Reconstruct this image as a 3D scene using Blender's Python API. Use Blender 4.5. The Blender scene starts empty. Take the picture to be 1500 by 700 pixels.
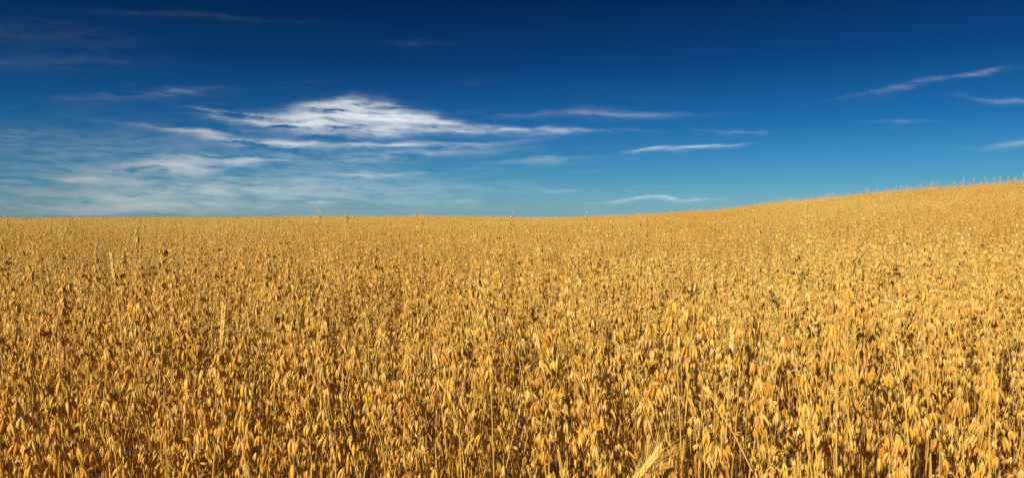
import bpy, math, random
import numpy as np
from mathutils import Vector, Matrix, Euler
rng=np.random.default_rng(11); random.seed(7)
scene=bpy.context.scene
F=1083.0; HZ=320.0      # gnomonic chart scale (1/F per unit) for the sky chart

EYE=1.32
# ------------------------------------------------------------ terrain
AZ=[-180,-90,-35,-20,-6,-2,  2,   5,  9, 15.5, 20.5, 26, 31, 35, 60, 120,180]
RR=[ 60,  70, 75, 80, 85,88, 95, 95, 85, 66,   54,   46, 41, 38, 34, 50, 60]
EL=[.001,.001,.0010,.0025,.0038,.003,.0012,.0025,.0045,.0115,.0225,.032,.039,.0435,.05,.02,.001]
def terrain(x,y):
    x=np.asarray(x,float); y=np.asarray(y,float)
    r=np.hypot(x,y); az=np.degrees(np.arctan2(x,y))
    R=np.interp(az,AZ,RR); e=np.interp(az,AZ,EL)
    hc=e*R+EYE-1.08
    t=np.clip(r/R,0,1); s=t*t*(3-2*t)
    s=0.45*s+0.55*(t**1.7)
    h=hc*s
    d=np.clip((r-R)/320,0,1)
    h=h+(-7-hc)*d*d*(3-2*d)
    h=h-np.where(r>R,np.clip((r-R)/12,0,1)*0.25,0)
    h+=0.035*np.sin(x*.31+1)*np.sin(y*.27)*np.clip(r/15,0,1)
    return h

# ------------------------------------------------------------ helpers
class MB:
    def __init__(s): s.v=[];s.q=[];s.t=[];s.c=[];s.n=0
    def add(s,v,q=None,t=None,c=None):
        v=np.asarray(v,float)
        if q is not None and len(q): s.q.append(np.asarray(q)+s.n)
        if t is not None and len(t): s.t.append(np.asarray(t)+s.n)
        c=np.asarray(c,float)
        if c.ndim==1: c=np.tile(c,(len(v),1))
        s.v.append(v);s.c.append(c);s.n+=len(v)
    def arrays(s):
        return (np.concatenate(s.v),np.concatenate(s.q) if s.q else np.zeros((0,4),int),
                np.concatenate(s.t) if s.t else np.zeros((0,3),int),np.concatenate(s.c))
def make_mesh(name,V,Q,T,C,mat,smooth=True):
    me=bpy.data.meshes.new(name)
    nq,nt=len(Q),len(T)
    me.vertices.add(len(V)); me.vertices.foreach_set('co',V.astype(np.float32).ravel())
    me.loops.add(nq*4+nt*3)
    me.loops.foreach_set('vertex_index',np.concatenate([Q.ravel(),T.ravel()]).astype(np.int32))
    me.polygons.add(nq+nt)
    ls=np.concatenate([np.arange(nq)*4,nq*4+np.arange(nt)*3]).astype(np.int32)
    me.polygons.foreach_set('loop_start',ls)
    me.update(calc_edges=True); me.validate()
    if C is not None:
        a=me.color_attributes.new('Col','FLOAT_COLOR','POINT')
        a.data.foreach_set('color',np.concatenate([C,np.ones((len(C),1))],1).astype(np.float32).ravel())
    if smooth: me.polygons.foreach_set('use_smooth',np.ones(nq+nt,bool))
    me.materials.append(mat)
    return me
def tube(mb,P,rad,k,c,flat=1.0):
    P=np.asarray(P,float); n=len(P)
    d=P[-1]-P[0]; d/=np.linalg.norm(d)+1e-9
    ref=np.array([1,0,0]) if abs(d[0])<.8 else np.array([0,1,0])
    a=np.cross(d,ref);a/=np.linalg.norm(a);b=np.cross(d,a)
    th=np.arange(k)*2*math.pi/k+rng.random()*6
    ring=np.cos(th)[:,None]*a+flat*np.sin(th)[:,None]*b
    V=(P[:,None,:]+np.asarray(rad)[:,None,None]*ring[None]).reshape(-1,3)
    q=[(i*k+j,i*k+(j+1)%k,(i+1)*k+(j+1)%k,(i+1)*k+j) for i in range(n-1) for j in range(k)]
    c=np.asarray(c,float)
    if c.ndim==2: c=np.repeat(c,k,0)
    mb.add(V,q=q,c=c)
def blade(mb,P,w,side,c):
    P=np.asarray(P,float);n=len(P)
    w=np.asarray(w)[:,None]
    V=np.stack([P-side*w,P+side*w],1).reshape(-1,3)
    q=[(2*i,2*i+1,2*i+3,2*i+2) for i in range(n-1)]
    c=np.asarray(c,float)
    if c.ndim==2:c=np.repeat(c,2,0)
    mb.add(V,q=q,c=c)

PALE=np.array([.98,.72,.24]); GOLD=np.array([.96,.52,.06]); RUST=np.array([.62,.24,.022])
def spk_col():
    t=rng.random(); c=PALE*t+GOLD*(1-t)
    if rng.random()<.2: c=c*.4+RUST*.6
    return c*(.86+.16*rng.random())
def unit(v): return v/(np.linalg.norm(v)+1e-9)
def spikelet(mb,p,d,L,lod):
    c=spk_col()
    if lod==0:
        side=unit(np.cross(d,rng.normal(size=3)))
        op=.08+.13*rng.random()
        for s in (-1,1):
            dd=unit(d+side*s*op)
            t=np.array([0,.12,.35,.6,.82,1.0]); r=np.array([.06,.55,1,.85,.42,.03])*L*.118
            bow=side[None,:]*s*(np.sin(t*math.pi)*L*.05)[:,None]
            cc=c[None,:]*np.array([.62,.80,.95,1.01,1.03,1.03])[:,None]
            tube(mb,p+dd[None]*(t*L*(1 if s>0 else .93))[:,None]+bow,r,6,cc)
    else:
        k=4 if lod==1 else 3
        t=np.array([0,.4,1.0]); r=np.array([.02,.13,.015])*L
        if lod==1: t=np.array([0,.3,.65,1]); r=np.array([.02,.135,.105,.015])*L
        tube(mb,p+d[None]*(t*L)[:,None],r,k,c)
def oat(lod,H):
    mb=MB()
    lean=rng.normal(size=2)*.05
    nod=unit(rng.normal(size=2))*(.03+.35*rng.random())
    def axis(z):
        t=z/H
        return np.array([lean[0]*t*t+nod[0]*max(0,t-.78)**2*3.2, lean[1]*t*t+nod[1]*max(0,t-.78)**2*3.2, z])
    zs={0:np.linspace(0,H,12),1:np.linspace(.15,H,5),2:np.array([.4*H,.8*H,H])}[lod]
    P=np.array([axis(z) for z in zs])
    r={0:.0023,1:.0027,2:.0032}[lod]*(1-.6*(zs/H)**3)
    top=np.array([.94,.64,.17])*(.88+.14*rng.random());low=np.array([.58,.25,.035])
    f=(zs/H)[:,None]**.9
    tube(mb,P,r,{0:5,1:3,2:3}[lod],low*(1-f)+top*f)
    nl={0:rng.integers(1,3),1:1,2:0}[lod]
    for i in range(nl):
        z0=H*(.2+.45*rng.random()); a=rng.random()*6.28; L=.14+.18*rng.random()
        o=np.array([math.cos(a),math.sin(a),0]); sd=np.array([-math.sin(a),math.cos(a),.5*rng.normal()])
        n=7 if lod==0 else 3
        t=np.linspace(0,1,n)
        up=.8+.9*rng.random()
        pts=axis(z0)[None]+o[None]*(t*L*.5)[:,None]; pts[:,2]+=L*(up*t-1.4*t*t)
        pts+=sd[None]*(np.sin(t*5)*.012)[:,None]
        blade(mb,pts,(.0036*(1-t)**.6+.0003),unit(sd),(np.array([.78,.42,.08])*(.65+.42*rng.random())))
    # panicle: narrow and long, spikelets hanging from fine branches
    PL=(.16+.14*rng.random())
    nn={0:7,1:6,2:4}[lod]
    for i in range(nn):
        u=i/(nn-1); z0=H-PL*(1-u)
        nb={0:rng.integers(1,5),1:rng.integers(2,4),2:2}[lod]
        if i==nn-1: nb=1
        for b in range(nb):
            a=rng.random()*6.28; o=np.array([math.cos(a),math.sin(a),0])
            L=(.050*(1-u)+.012)*(.4+.9*rng.random())
            base=axis(z0)
            p1=base+o*L*.30+np.array([0,0,L*.85]); p2=base+o*L*.52+np.array([0,0,L*.66])
            if lod==0:
                tube(mb,np.array([base,base+o*L*.14+np.array([0,0,L*.5]),p1,p2]),np.full(4,.0005),3,top)
            elif lod==1:
                blade(mb,np.array([base,p1,p2]),[.0006]*3,unit(np.cross(o,[0,0,1])),top)
            d=unit(np.array([0,0,-1.])+o*(.25*rng.random())+rng.normal(size=3)*.12)
            if rng.random()<.05: d=unit(o+rng.normal(size=3)*.5)
            SL={0:.028,1:.027,2:.040}[lod]*(.75+.4*rng.random())
            spikelet(mb,p2,d,SL,lod)
            if lod<2 and rng.random()<.4 :
                d=unit(np.array([0,0,-1.])+rng.normal(size=3)*.25)
                spikelet(mb,base*.45+p1*.55,d,SL*.95,lod)
    return mb.arrays()

# ------------------------------------------------------------ materials
def straw_material(name):
    m=bpy.data.materials.new(name); m.use_nodes=True
    nt=m.node_tree; N=nt.nodes; Lk=nt.links; N.clear()
    out=N.new('ShaderNodeOutputMaterial')
    at=N.new('ShaderNodeAttribute'); at.attribute_name='Col'
    oi=N.new('ShaderNodeObjectInfo')
    mr=N.new('ShaderNodeMapRange'); mr.inputs['To Min'].default_value=.92; mr.inputs['To Max'].default_value=1.02
    Lk.new(oi.outputs['Random'],mr.inputs['Value'])
    geo=N.new('ShaderNodeNewGeometry')
    nz=N.new('ShaderNodeTexNoise'); nz.inputs['Scale'].default_value=.16; nz.inputs['Detail'].default_value=6
    Lk.new(geo.outputs['Position'],nz.inputs['Vector'])
    cr=N.new('ShaderNodeValToRGB'); cr.color_ramp.elements[0].position=.36; cr.color_ramp.elements[1].position=.58
    cr.color_ramp.elements[0].color=(.94,.78,.52,1); cr.color_ramp.elements[1].color=(1.0,1.0,1.0,1)
    Lk.new(nz.outputs['Fac'],cr.inputs['Fac'])
    m1=N.new('ShaderNodeMix'); m1.data_type='RGBA'; m1.blend_type='MULTIPLY'; m1.inputs[0].default_value=1
    Lk.new(at.outputs['Color'],m1.inputs[6]); Lk.new(cr.outputs['Color'],m1.inputs[7])
    vm=N.new('ShaderNodeVectorMath'); vm.operation='SCALE'
    Lk.new(m1.outputs[2],vm.inputs[0]); Lk.new(mr.outputs['Result'],vm.inputs['Scale'])
    pb=N.new('ShaderNodeBsdfPrincipled'); pb.inputs['Roughness'].default_value=.36
    pb.inputs['Specular IOR Level'].default_value=.35
    Lk.new(vm.outputs[0],pb.inputs['Base Color'])
    tr=N.new('ShaderNodeBsdfTranslucent'); Lk.new(vm.outputs[0],tr.inputs['Color'])
    mx=N.new('ShaderNodeMixShader'); mx.inputs[0].default_value=.06
    Lk.new(pb.outputs[0],mx.inputs[1]); Lk.new(tr.outputs[0],mx.inputs[2]); Lk.new(mx.outputs[0],out.inputs[0])
    return m
straw=straw_material('ripe_oat_straw')

def ground_material():
    m=bpy.data.materials.new('stubble_soil'); m.use_nodes=True
    nt=m.node_tree;N=nt.nodes;Lk=nt.links;pb=N['Principled BSDF'];pb.inputs['Roughness'].default_value=.95
    geo=N.new('ShaderNodeNewGeometry'); nz=N.new('ShaderNodeTexNoise'); nz.inputs['Scale'].default_value=9; nz.inputs['Detail'].default_value=8
    Lk.new(geo.outputs['Position'],nz.inputs['Vector'])
    cr=N.new('ShaderNodeValToRGB'); cr.color_ramp.elements[0].position=.3; cr.color_ramp.elements[1].position=.7
    cr.color_ramp.elements[0].color=(.05,.025,.011,1); cr.color_ramp.elements[1].color=(.20,.10,.035,1)
    Lk.new(nz.outputs['Fac'],cr.inputs['Fac']); Lk.new(cr.outputs['Color'],pb.inputs['Base Color'])
    bp=N.new('ShaderNodeBump'); bp.inputs['Distance'].default_value=.03; Lk.new(nz.outputs['Fac'],bp.inputs['Height']); Lk.new(bp.outputs[0],pb.inputs['Normal'])
    return m
# ------------------------------------------------------------ ground sheet (polar grid)
rs=np.concatenate([[0.3],np.linspace(1,130,130),np.geomspace(135,6000,50)])
na=240; th=np.arange(na)*2*math.pi/na
X=rs[:,None]*np.sin(th)[None];Y=rs[:,None]*np.cos(th)[None]
V=np.stack([X,Y,terrain(X,Y)],2).reshape(-1,3)
Q=[(i*na+j,(i+1)*na+j,(i+1)*na+(j+1)%na,i*na+(j+1)%na) for i in range(len(rs)-1) for j in range(na)]
V=np.concatenate([V,[[0,0,0]]]); c0=len(V)-1
T=[(c0,j,(j+1)%na) for j in range(na)]
g=bpy.data.objects.new('ground',make_mesh('ground',V,np.array(Q)[:,::-1],np.array(T)[:,::-1],None,ground_material()))
scene.collection.objects.link(g)

# ------------------------------------------------------------ plant library
lib=bpy.data.collections.new('oat_plants')
def addlib(name,arr):
    o=bpy.data.objects.new(name,make_mesh(name,*arr,straw)); lib.objects.link(o)
NEAR=20
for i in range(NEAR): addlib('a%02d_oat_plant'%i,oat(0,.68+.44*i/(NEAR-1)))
def patch(size,dens,plants,smin,smax,tall=0.0,tone=.84,tv=.2):
    Vs=[];Qs=[];Ts=[];Cs=[];n=0
    for i in range(int(size*size*dens)):
        V,Q,T,C=plants[rng.integers(len(plants))]
        a=rng.random()*6.28;ca,sa=math.cos(a),math.sin(a);s=smin+(smax-smin)*rng.random()
        if rng.random()<tall: s*=1.06+.14*rng.random()
        tx,ty=rng.normal(size=2)*.05
        W=V*s; x=W[:,0]*ca-W[:,1]*sa+W[:,2]*tx; y=W[:,0]*sa+W[:,1]*ca+W[:,2]*ty
        W=np.stack([x+(rng.random()-.5)*size,y+(rng.random()-.5)*size,W[:,2]],1)
        Vs.append(W);Qs.append(Q+n);Ts.append(T+n);Cs.append(C*(tone+tv*rng.random()));n+=len(V)
    return np.concatenate(Vs),np.concatenate(Qs),np.concatenate(Ts),np.concatenate(Cs)
MID=6;FAR=5
mp=[oat(1,.74+.36*rng.random()) for _ in range(14)]
for i in range(MID): addlib('b%02d_oat_stand'%i,patch(1.0,122,mp,.92,1.08,.08,.88,.15))
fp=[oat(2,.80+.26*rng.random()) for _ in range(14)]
for i in range(FAR): addlib('c%02d_oat_stand'%i,patch(2.0,112,fp,.93,1.07,.05,.95,.08))  # far plants' vertex colour raised, standing in for brighter sunlight in the distance

P=[];R=[];S=[];I=[]
R1,R2=6.5,17.0
DN=135
def clump(x,y): return .5+.25*math.sin(x*3.1+math.sin(y*2.3)*1.5)+.25*math.sin(y*3.7+math.sin(x*2.9)*1.7)
def swell(x,y): return .5+.25*math.sin(x*.53+math.sin(y*.31)*1.7)+.25*math.sin(y*.47+math.sin(x*.37)*2)
xy=(rng.random((int(4*(R1+1)**2*DN),2))-.5)*2*(R1+1)
h=terrain(xy[:,0],xy[:,1])
for (x,y),z in zip(xy,h):
    r=math.hypot(x,y); cell=math.hypot(math.floor(x)+.5,math.floor(y)+.5)
    if cell>=R1 or r<.85: continue
    if y<-1 and r>2.5: continue
    dn=clump(x,y)
    if rng.random()>.5+.65*dn: continue
    s=.88+.1*rng.random()+.11*dn
    if r>1.5 and rng.random()<.05: s*=1.1
    k=rng.integers(NEAR)
    if r<1.25: k=rng.integers(NEAR-6)
    P.append((x,y,z)); R.append((rng.normal()*.05,rng.normal()*.05,rng.random()*6.28))
    S.append((s,s,s)); I.append(k)
def place(size,rmin,rmax,azmax,base,num):
    k=int(rmax/size)+2
    for i in range(-k,k):
        for j in range(-k,k):
            x=(i+.5)*size;y=(j+.5)*size;r=math.hypot(x,y)
            if size==1:
                if r<rmin: continue
                if math.hypot((math.floor(x/2)+.5)*2,(math.floor(y/2)+.5)*2)>=rmax: continue
            else:
                if r<rmin or r>rmax: continue
            az=math.degrees(math.atan2(x,y))
            if abs(az)>azmax and not (size==1 and r<8 and y>-1): continue
            z=float(terrain(x,y));e=size/2
            zx=float(terrain(x+e,y)-terrain(x-e,y))/(2*e);zy=float(terrain(x,y+e)-terrain(x,y-e))/(2*e)
            nrm=Vector((-zx,-zy,1)).normalized()
            q=Vector((0,0,1)).rotation_difference(nrm).to_matrix()@Matrix.Rotation(rng.integers(4)*math.pi/2,3,'Z')
            eu=q.to_euler('XYZ')
            P.append((x,y,z));R.append(tuple(eu));s=.93+.05*rng.random()+.09*swell(x,y);S.append((1.02,1.02,s));I.append(base+rng.integers(num))
place(1.0,R1,R2,65,NEAR,MID)
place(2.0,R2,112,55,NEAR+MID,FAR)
# taller volunteers standing above the crop along the crest
for a0,a1,num in ((13,40,230),(-42,-12,60),(-12,13,10)):
    for c in range(num//4):
        azc=a0+(a1-a0)*rng.random()
        for k in range(rng.integers(1,8)):
            az=azc+rng.normal()*.6; r=float(np.interp(az,AZ,RR))*(.90+.12*rng.random())
            x=r*math.sin(math.radians(az));y=r*math.cos(math.radians(az))
            P.append((x,y,float(terrain(x,y))));R.append((rng.normal()*.1,rng.normal()*.1,rng.random()*6.28))
            s=1.05+.25*rng.random();S.append((s,s,s));I.append(NEAR-1-rng.integers(8))
print('instances',len(P))
me=bpy.data.meshes.new('oat_field'); me.vertices.add(len(P)); me.vertices.foreach_set('co',np.array(P,np.float32).ravel())
for nm,dat in (('rot',R),('scl',S)):
    a=me.attributes.new(nm,'FLOAT_VECTOR','POINT'); a.data.foreach_set('vector',np.array(dat,np.float32).ravel())
a=me.attributes.new('idx','INT','POINT'); a.data.foreach_set('value',np.array(I,np.int32))
fo=bpy.data.objects.new('oat_field',me); scene.collection.objects.link(fo)
ng=bpy.data.node_groups.new('oat_scatter','GeometryNodeTree')
ng.interface.new_socket('Geometry',in_out='INPUT',socket_type='NodeSocketGeometry')
ng.interface.new_socket('Geometry',in_out='OUTPUT',socket_type='NodeSocketGeometry')
N=ng.nodes;Lk=ng.links
gi=N.new('NodeGroupInput');go=N.new('NodeGroupOutput');ip=N.new('GeometryNodeInstanceOnPoints')
ci=N.new('GeometryNodeCollectionInfo');ci.inputs['Collection'].default_value=lib;ci.inputs['Separate Children'].default_value=True;ci.inputs['Reset Children'].default_value=True
def na_(nm,t):
    n=N.new('GeometryNodeInputNamedAttribute');n.data_type=t;n.inputs['Name'].default_value=nm;return n.outputs['Attribute']
Lk.new(gi.outputs[0],ip.inputs['Points']);Lk.new(ci.outputs[0],ip.inputs['Instance']);ip.inputs['Pick Instance'].default_value=True
Lk.new(na_('idx','INT'),ip.inputs['Instance Index']);Lk.new(na_('rot','FLOAT_VECTOR'),ip.inputs['Rotation']);Lk.new(na_('scl','FLOAT_VECTOR'),ip.inputs['Scale'])
Lk.new(ip.outputs[0],go.inputs[0])
md=fo.modifiers.new('scatter','NODES');md.node_group=ng

# ------------------------------------------------------------ bearded wheat stalks standing among the oats
def wheat(H,lean,bearded):
    mb=MB()
    z=np.linspace(0,H,12);P=np.stack([lean[0]*(z/H)**3,lean[1]*(z/H)**3,z],1)
    tube(mb,P,.0018*np.ones(12),5,np.array([.85,.6,.2]))
    d=unit(P[-1]-P[-2]);p0=P[-1]; sd=unit(np.cross(d,[0,1,.2]));s2=np.cross(d,sd)
    for i in range(22):
        a=(0 if i%2 else math.pi)+rng.normal()*.35
        o=sd*math.cos(a)+s2*math.sin(a)
        b=p0+d*(i*.0042); dd=unit(d*1.0+o*.38)
        t=np.array([0,.3,.65,1]);tube(mb,b+dd[None]*(t*.015)[:,None],np.array([.001,.0033,.0028,.0003]),5,PALE*np.array([1,.95,.85])*(.85+.2*rng.random()))
        if bearded:
            e=b+dd*.015; tube(mb,np.array([e,e+unit(d+o*.3)*.035,e+unit(d+o*.42)*.075]),[.0004,.0003,.0001],3,PALE)
    return mb.arrays()
for (x,y,H,ln,be) in [(.46,1.62,.98,(.02,0),True),(-.72,1.75,1.02,(.03,.0),False),(-.1,1.12,.88,(.28,.05),True),(.62,1.5,.94,(-.2,.05),True),(-1.35,2.6,1.1,(-.05,0),False),(1.7,2.4,1.12,(.06,0),True)]:
    o=bpy.data.objects.new('wheat_stalk',make_mesh('wheat_stalk',*wheat(H,ln,be),straw)); o.location=(x,y,float(terrain(x,y)));scene.collection.objects.link(o)

# ------------------------------------------------------------ sun + sky
SE=27
tosun=Vector((-.60,-.80,0)).normalized()*math.cos(math.radians(SE));tosun.z=math.sin(math.radians(SE))
sl=bpy.data.lights.new('sun','SUN');sl.energy=5;sl.angle=math.radians(.5);sl.color=(1,.95,.80)
so=bpy.data.objects.new('sun',sl);so.rotation_euler=tosun.to_track_quat('Z','Y').to_euler();so.location=tosun*50;scene.collection.objects.link(so)
w=bpy.data.worlds.new('World');scene.world=w;w.use_nodes=True
N=w.node_tree.nodes;Lk=w.node_tree.links;bg=N['Background']
sk=N.new('ShaderNodeTexSky');sk.sky_type='NISHITA';sk.sun_disc=False;sk.sun_elevation=math.radians(SE);sk.sun_rotation=math.atan2(tosun.x,tosun.y)
sk.air_density=1.0;sk.dust_density=.3;sk.ozone_density=3
tc=N.new('ShaderNodeTexCoord');sx=N.new('ShaderNodeSeparateXYZ');Lk.new(tc.outputs['Generated'],sx.inputs[0])
cr=N.new('ShaderNodeValToRGB');E=cr.color_ramp.elements
E[0].position=0;E[0].color=(.21,.38,.59,1)
E[1].position=1;E[1].color=(.7,.6,.5,1)
for p,c in ((.05,(.085,.265,.44,1)),(.12,(.024,.16,.33,1)),(.20,(.008,.080,.19,1)),(.28,(.004,.042,.108,1)),(.36,(.004,.038,.098,1)),(.6,(.5,.4,.32,1))):
    e=E.new(p);e.color=c
Lk.new(sx.outputs['Z'],cr.inputs['Fac'])
mm=N.new('ShaderNodeMix');mm.data_type='RGBA';mm.blend_type='MULTIPLY';mm.inputs[0].default_value=1
Lk.new(sk.outputs[0],mm.inputs[6]);Lk.new(cr.outputs['Color'],mm.inputs[7]);Lk.new(mm.outputs[2],bg.inputs['Color']);bg.inputs['Strength'].default_value=.15

# ------------------------------------------------------------ cirrus clouds: one high shell sector, density per vertex
nu,nv=1300,340
uu=np.linspace(-500,2000,nu);vv=np.linspace(-160,316,nv)
U,Vv=np.meshgrid(uu,vv)
def lattice(seed,n=512): return np.random.default_rng(seed).random((n,n))
def vn(x,y,seed):
    g=lattice(seed);n=512
    xi=np.floor(x).astype(int);yi=np.floor(y).astype(int);fx=x-xi;fy=y-yi
    fx=fx*fx*(3-2*fx);fy=fy*fy*(3-2*fy)
    G=lambda a,b:g[a%n,b%n]
    return (G(xi,yi)*(1-fx)+G(xi+1,yi)*fx)*(1-fy)+(G(xi,yi+1)*(1-fx)+G(xi+1,yi+1)*fx)*fy
def fbm(x,y,seed,o=5,g=.55):
    s=0;a=1;tot=0
    for i in range(o): s=s+a*vn(x*2**i,y*2**i,seed+i);tot+=a;a*=g
    return s/tot
wx=(fbm(U/120,Vv/45,10)-.5);wy=(fbm(U/120,Vv/32,20)-.5)
wx2=(fbm(U/35,Vv/12,90,4)-.5);wy2=(fbm(U/40,Vv/12,95,4)-.5)
Uw=U+wx*70+wx2*22;Vw=Vv+wy*17+wy2*7
# cx,cy,half length,half thickness,slope,intensity
ST=[(510,173,100,17,.02,1.7),(430,183,95,10,.10,1.0),(605,177,74,10,.06,1.3),(505,158,58,10,0,1.5),(385,170,70,4,.12,.7),(560,190,130,5,0,.6),
(320,201,110,5,.13,1.0),(400,209,90,5,.05,.8),(520,212,150,3,.02,.5),(620,212,75,5,-.03,.5),(780,192,120,4,.01,.6),(690,186,50,5,0,.4),
(880,168,140,7,.01,.13),(990,219,85,3.0,-.09,.5),(965,294,75,2.2,-.01,.5),(1340,126,110,4,-.17,.10),(1425,110,38,3,-.22,.14),(1455,147,50,3.2,.06,.13),
(1320,178,45,3.0,0,.13),(1085,192,50,3.5,.02,.14),(300,238,130,10,-.05,.7),(240,250,85,7,0,.5),(90,263,70,3.5,0,.75),(20,199,45,5,-.08,.45),
(270,133,50,5,-.12,.34),(180,142,110,6,-.03,.12),(250,22,170,5,.05,.04),(80,95,150,12,0,.05),(40,50,140,26,.1,.04),(240,287,170,8,-.03,.5),(130,304,180,7,0,.4),
(466,298,42,2.2,-.06,.4),(540,256,110,6,-.05,.36),(790,235,70,5,-.05,.22),(670,296,30,2.2,0,.2),(825,277,32,2.4,0,.12),(620,66,45,6,0,.02),
(560,232,130,8,-.06,.3),(200,280,420,42,0,.38),(120,230,300,50,0,.15),(690,215,90,8,-.1,.2),(1600,200,120,8,-.1,.4),(1750,120,140,10,-.1,.4),(-200,180,160,10,.05,.5),(-250,260,150,12,0,.5)]
D=np.zeros_like(U)
for k,(cx,cy,hl,ht,sl_,it) in enumerate(ST):
    a=(Uw-cx)/hl;b=(Vw-cy-sl_*(U-cx))/ht
    ta=np.clip(1-np.abs(a)*.45,.25,1)     # streak ends taper to a point
    b=b/ta
    D+=np.exp(-(np.abs(a)**2.4))*np.exp(-np.where(b<0,np.abs(b)**2.0,np.abs(b)**1.3))*it
fib=fbm((U+Vv*.8)/60+wx*1.2,(Vv-U*.05)/5.0+wy*3.5+wy2*1.2,40,5,.62)
big=fbm(U/45+wx2,Vv/14,60,4)
dens=D*np.clip(.05+2.0*(fib-.24)+1.3*(big-.5),0,1.7)
dens=np.clip(1-np.exp(-1.2*dens),0,.97)
wis=np.clip(fbm((U+Vv)/160+wx,(Vv+U*.05)/9+wy*2,80,5,.6)-.58,0,1)*.9*np.clip((Vv-90)/180,0.03,1)*np.clip(1.1-U/1100,.08,1)
dens=np.clip(dens+wis*.5,0,.97)
edge=np.minimum(np.minimum(U+500,2000-U)/150,(Vv+160)/80);dens*=np.clip(edge,0,1)
tu=(U-750)/F;tv=(HZ-Vv)/F
dirv=np.stack([tu,np.ones_like(tu),tv],2);dirv/=np.linalg.norm(dirv,axis=2)[...,None]
CV=(dirv*5000+np.array([0,0,EYE])).reshape(-1,3)
ii=np.arange(nu*nv).reshape(nv,nu)
CQ=np.stack([ii[:-1,:-1],ii[:-1,1:],ii[1:,1:],ii[1:,:-1]],2).reshape(-1,4)
cm=bpy.data.materials.new('cirrus_vapour');cm.use_nodes=True
N=cm.node_tree.nodes;Lk=cm.node_tree.links;N.clear()
out=N.new('ShaderNodeOutputMaterial');tr=N.new('ShaderNodeBsdfTransparent');df=N.new('ShaderNodeBsdfDiffuse');df.inputs['Color'].default_value=(.58,.63,.73,1)
nrm=N.new('ShaderNodeCombineXYZ');
for i in range(3): nrm.inputs[i].default_value=tosun[i]
Lk.new(nrm.outputs[0],df.inputs['Normal'])
at=N.new('ShaderNodeAttribute');at.attribute_name='ice_amount'
mx=N.new('ShaderNodeMixShader');Lk.new(at.outputs['Fac'],mx.inputs[0]);Lk.new(tr.outputs[0],mx.inputs[1]);Lk.new(df.outputs[0],mx.inputs[2]);Lk.new(mx.outputs[0],out.inputs[0])
cme=make_mesh('cirrus_clouds',CV,CQ,np.zeros((0,3),int),None,cm)
a=cme.attributes.new('ice_amount','FLOAT','POINT');a.data.foreach_set('value',dens.astype(np.float32).ravel())
co=bpy.data.objects.new('cirrus_clouds',cme);scene.collection.objects.link(co)

# ------------------------------------------------------------ camera
cam=bpy.data.cameras.new('camera');cam.sensor_width=36;cam.lens=36*F/1500;cam.clip_start=.05;cam.clip_end=20000
cob=bpy.data.objects.new('camera',cam);cob.location=(0,0,EYE)
cob.rotation_euler=(math.radians(90)-math.atan((350-HZ)/F),0,0);scene.collection.objects.link(cob);scene.camera=cob
scene.view_settings.view_transform='Standard';scene.view_settings.look='None';scene.view_settings.exposure=0
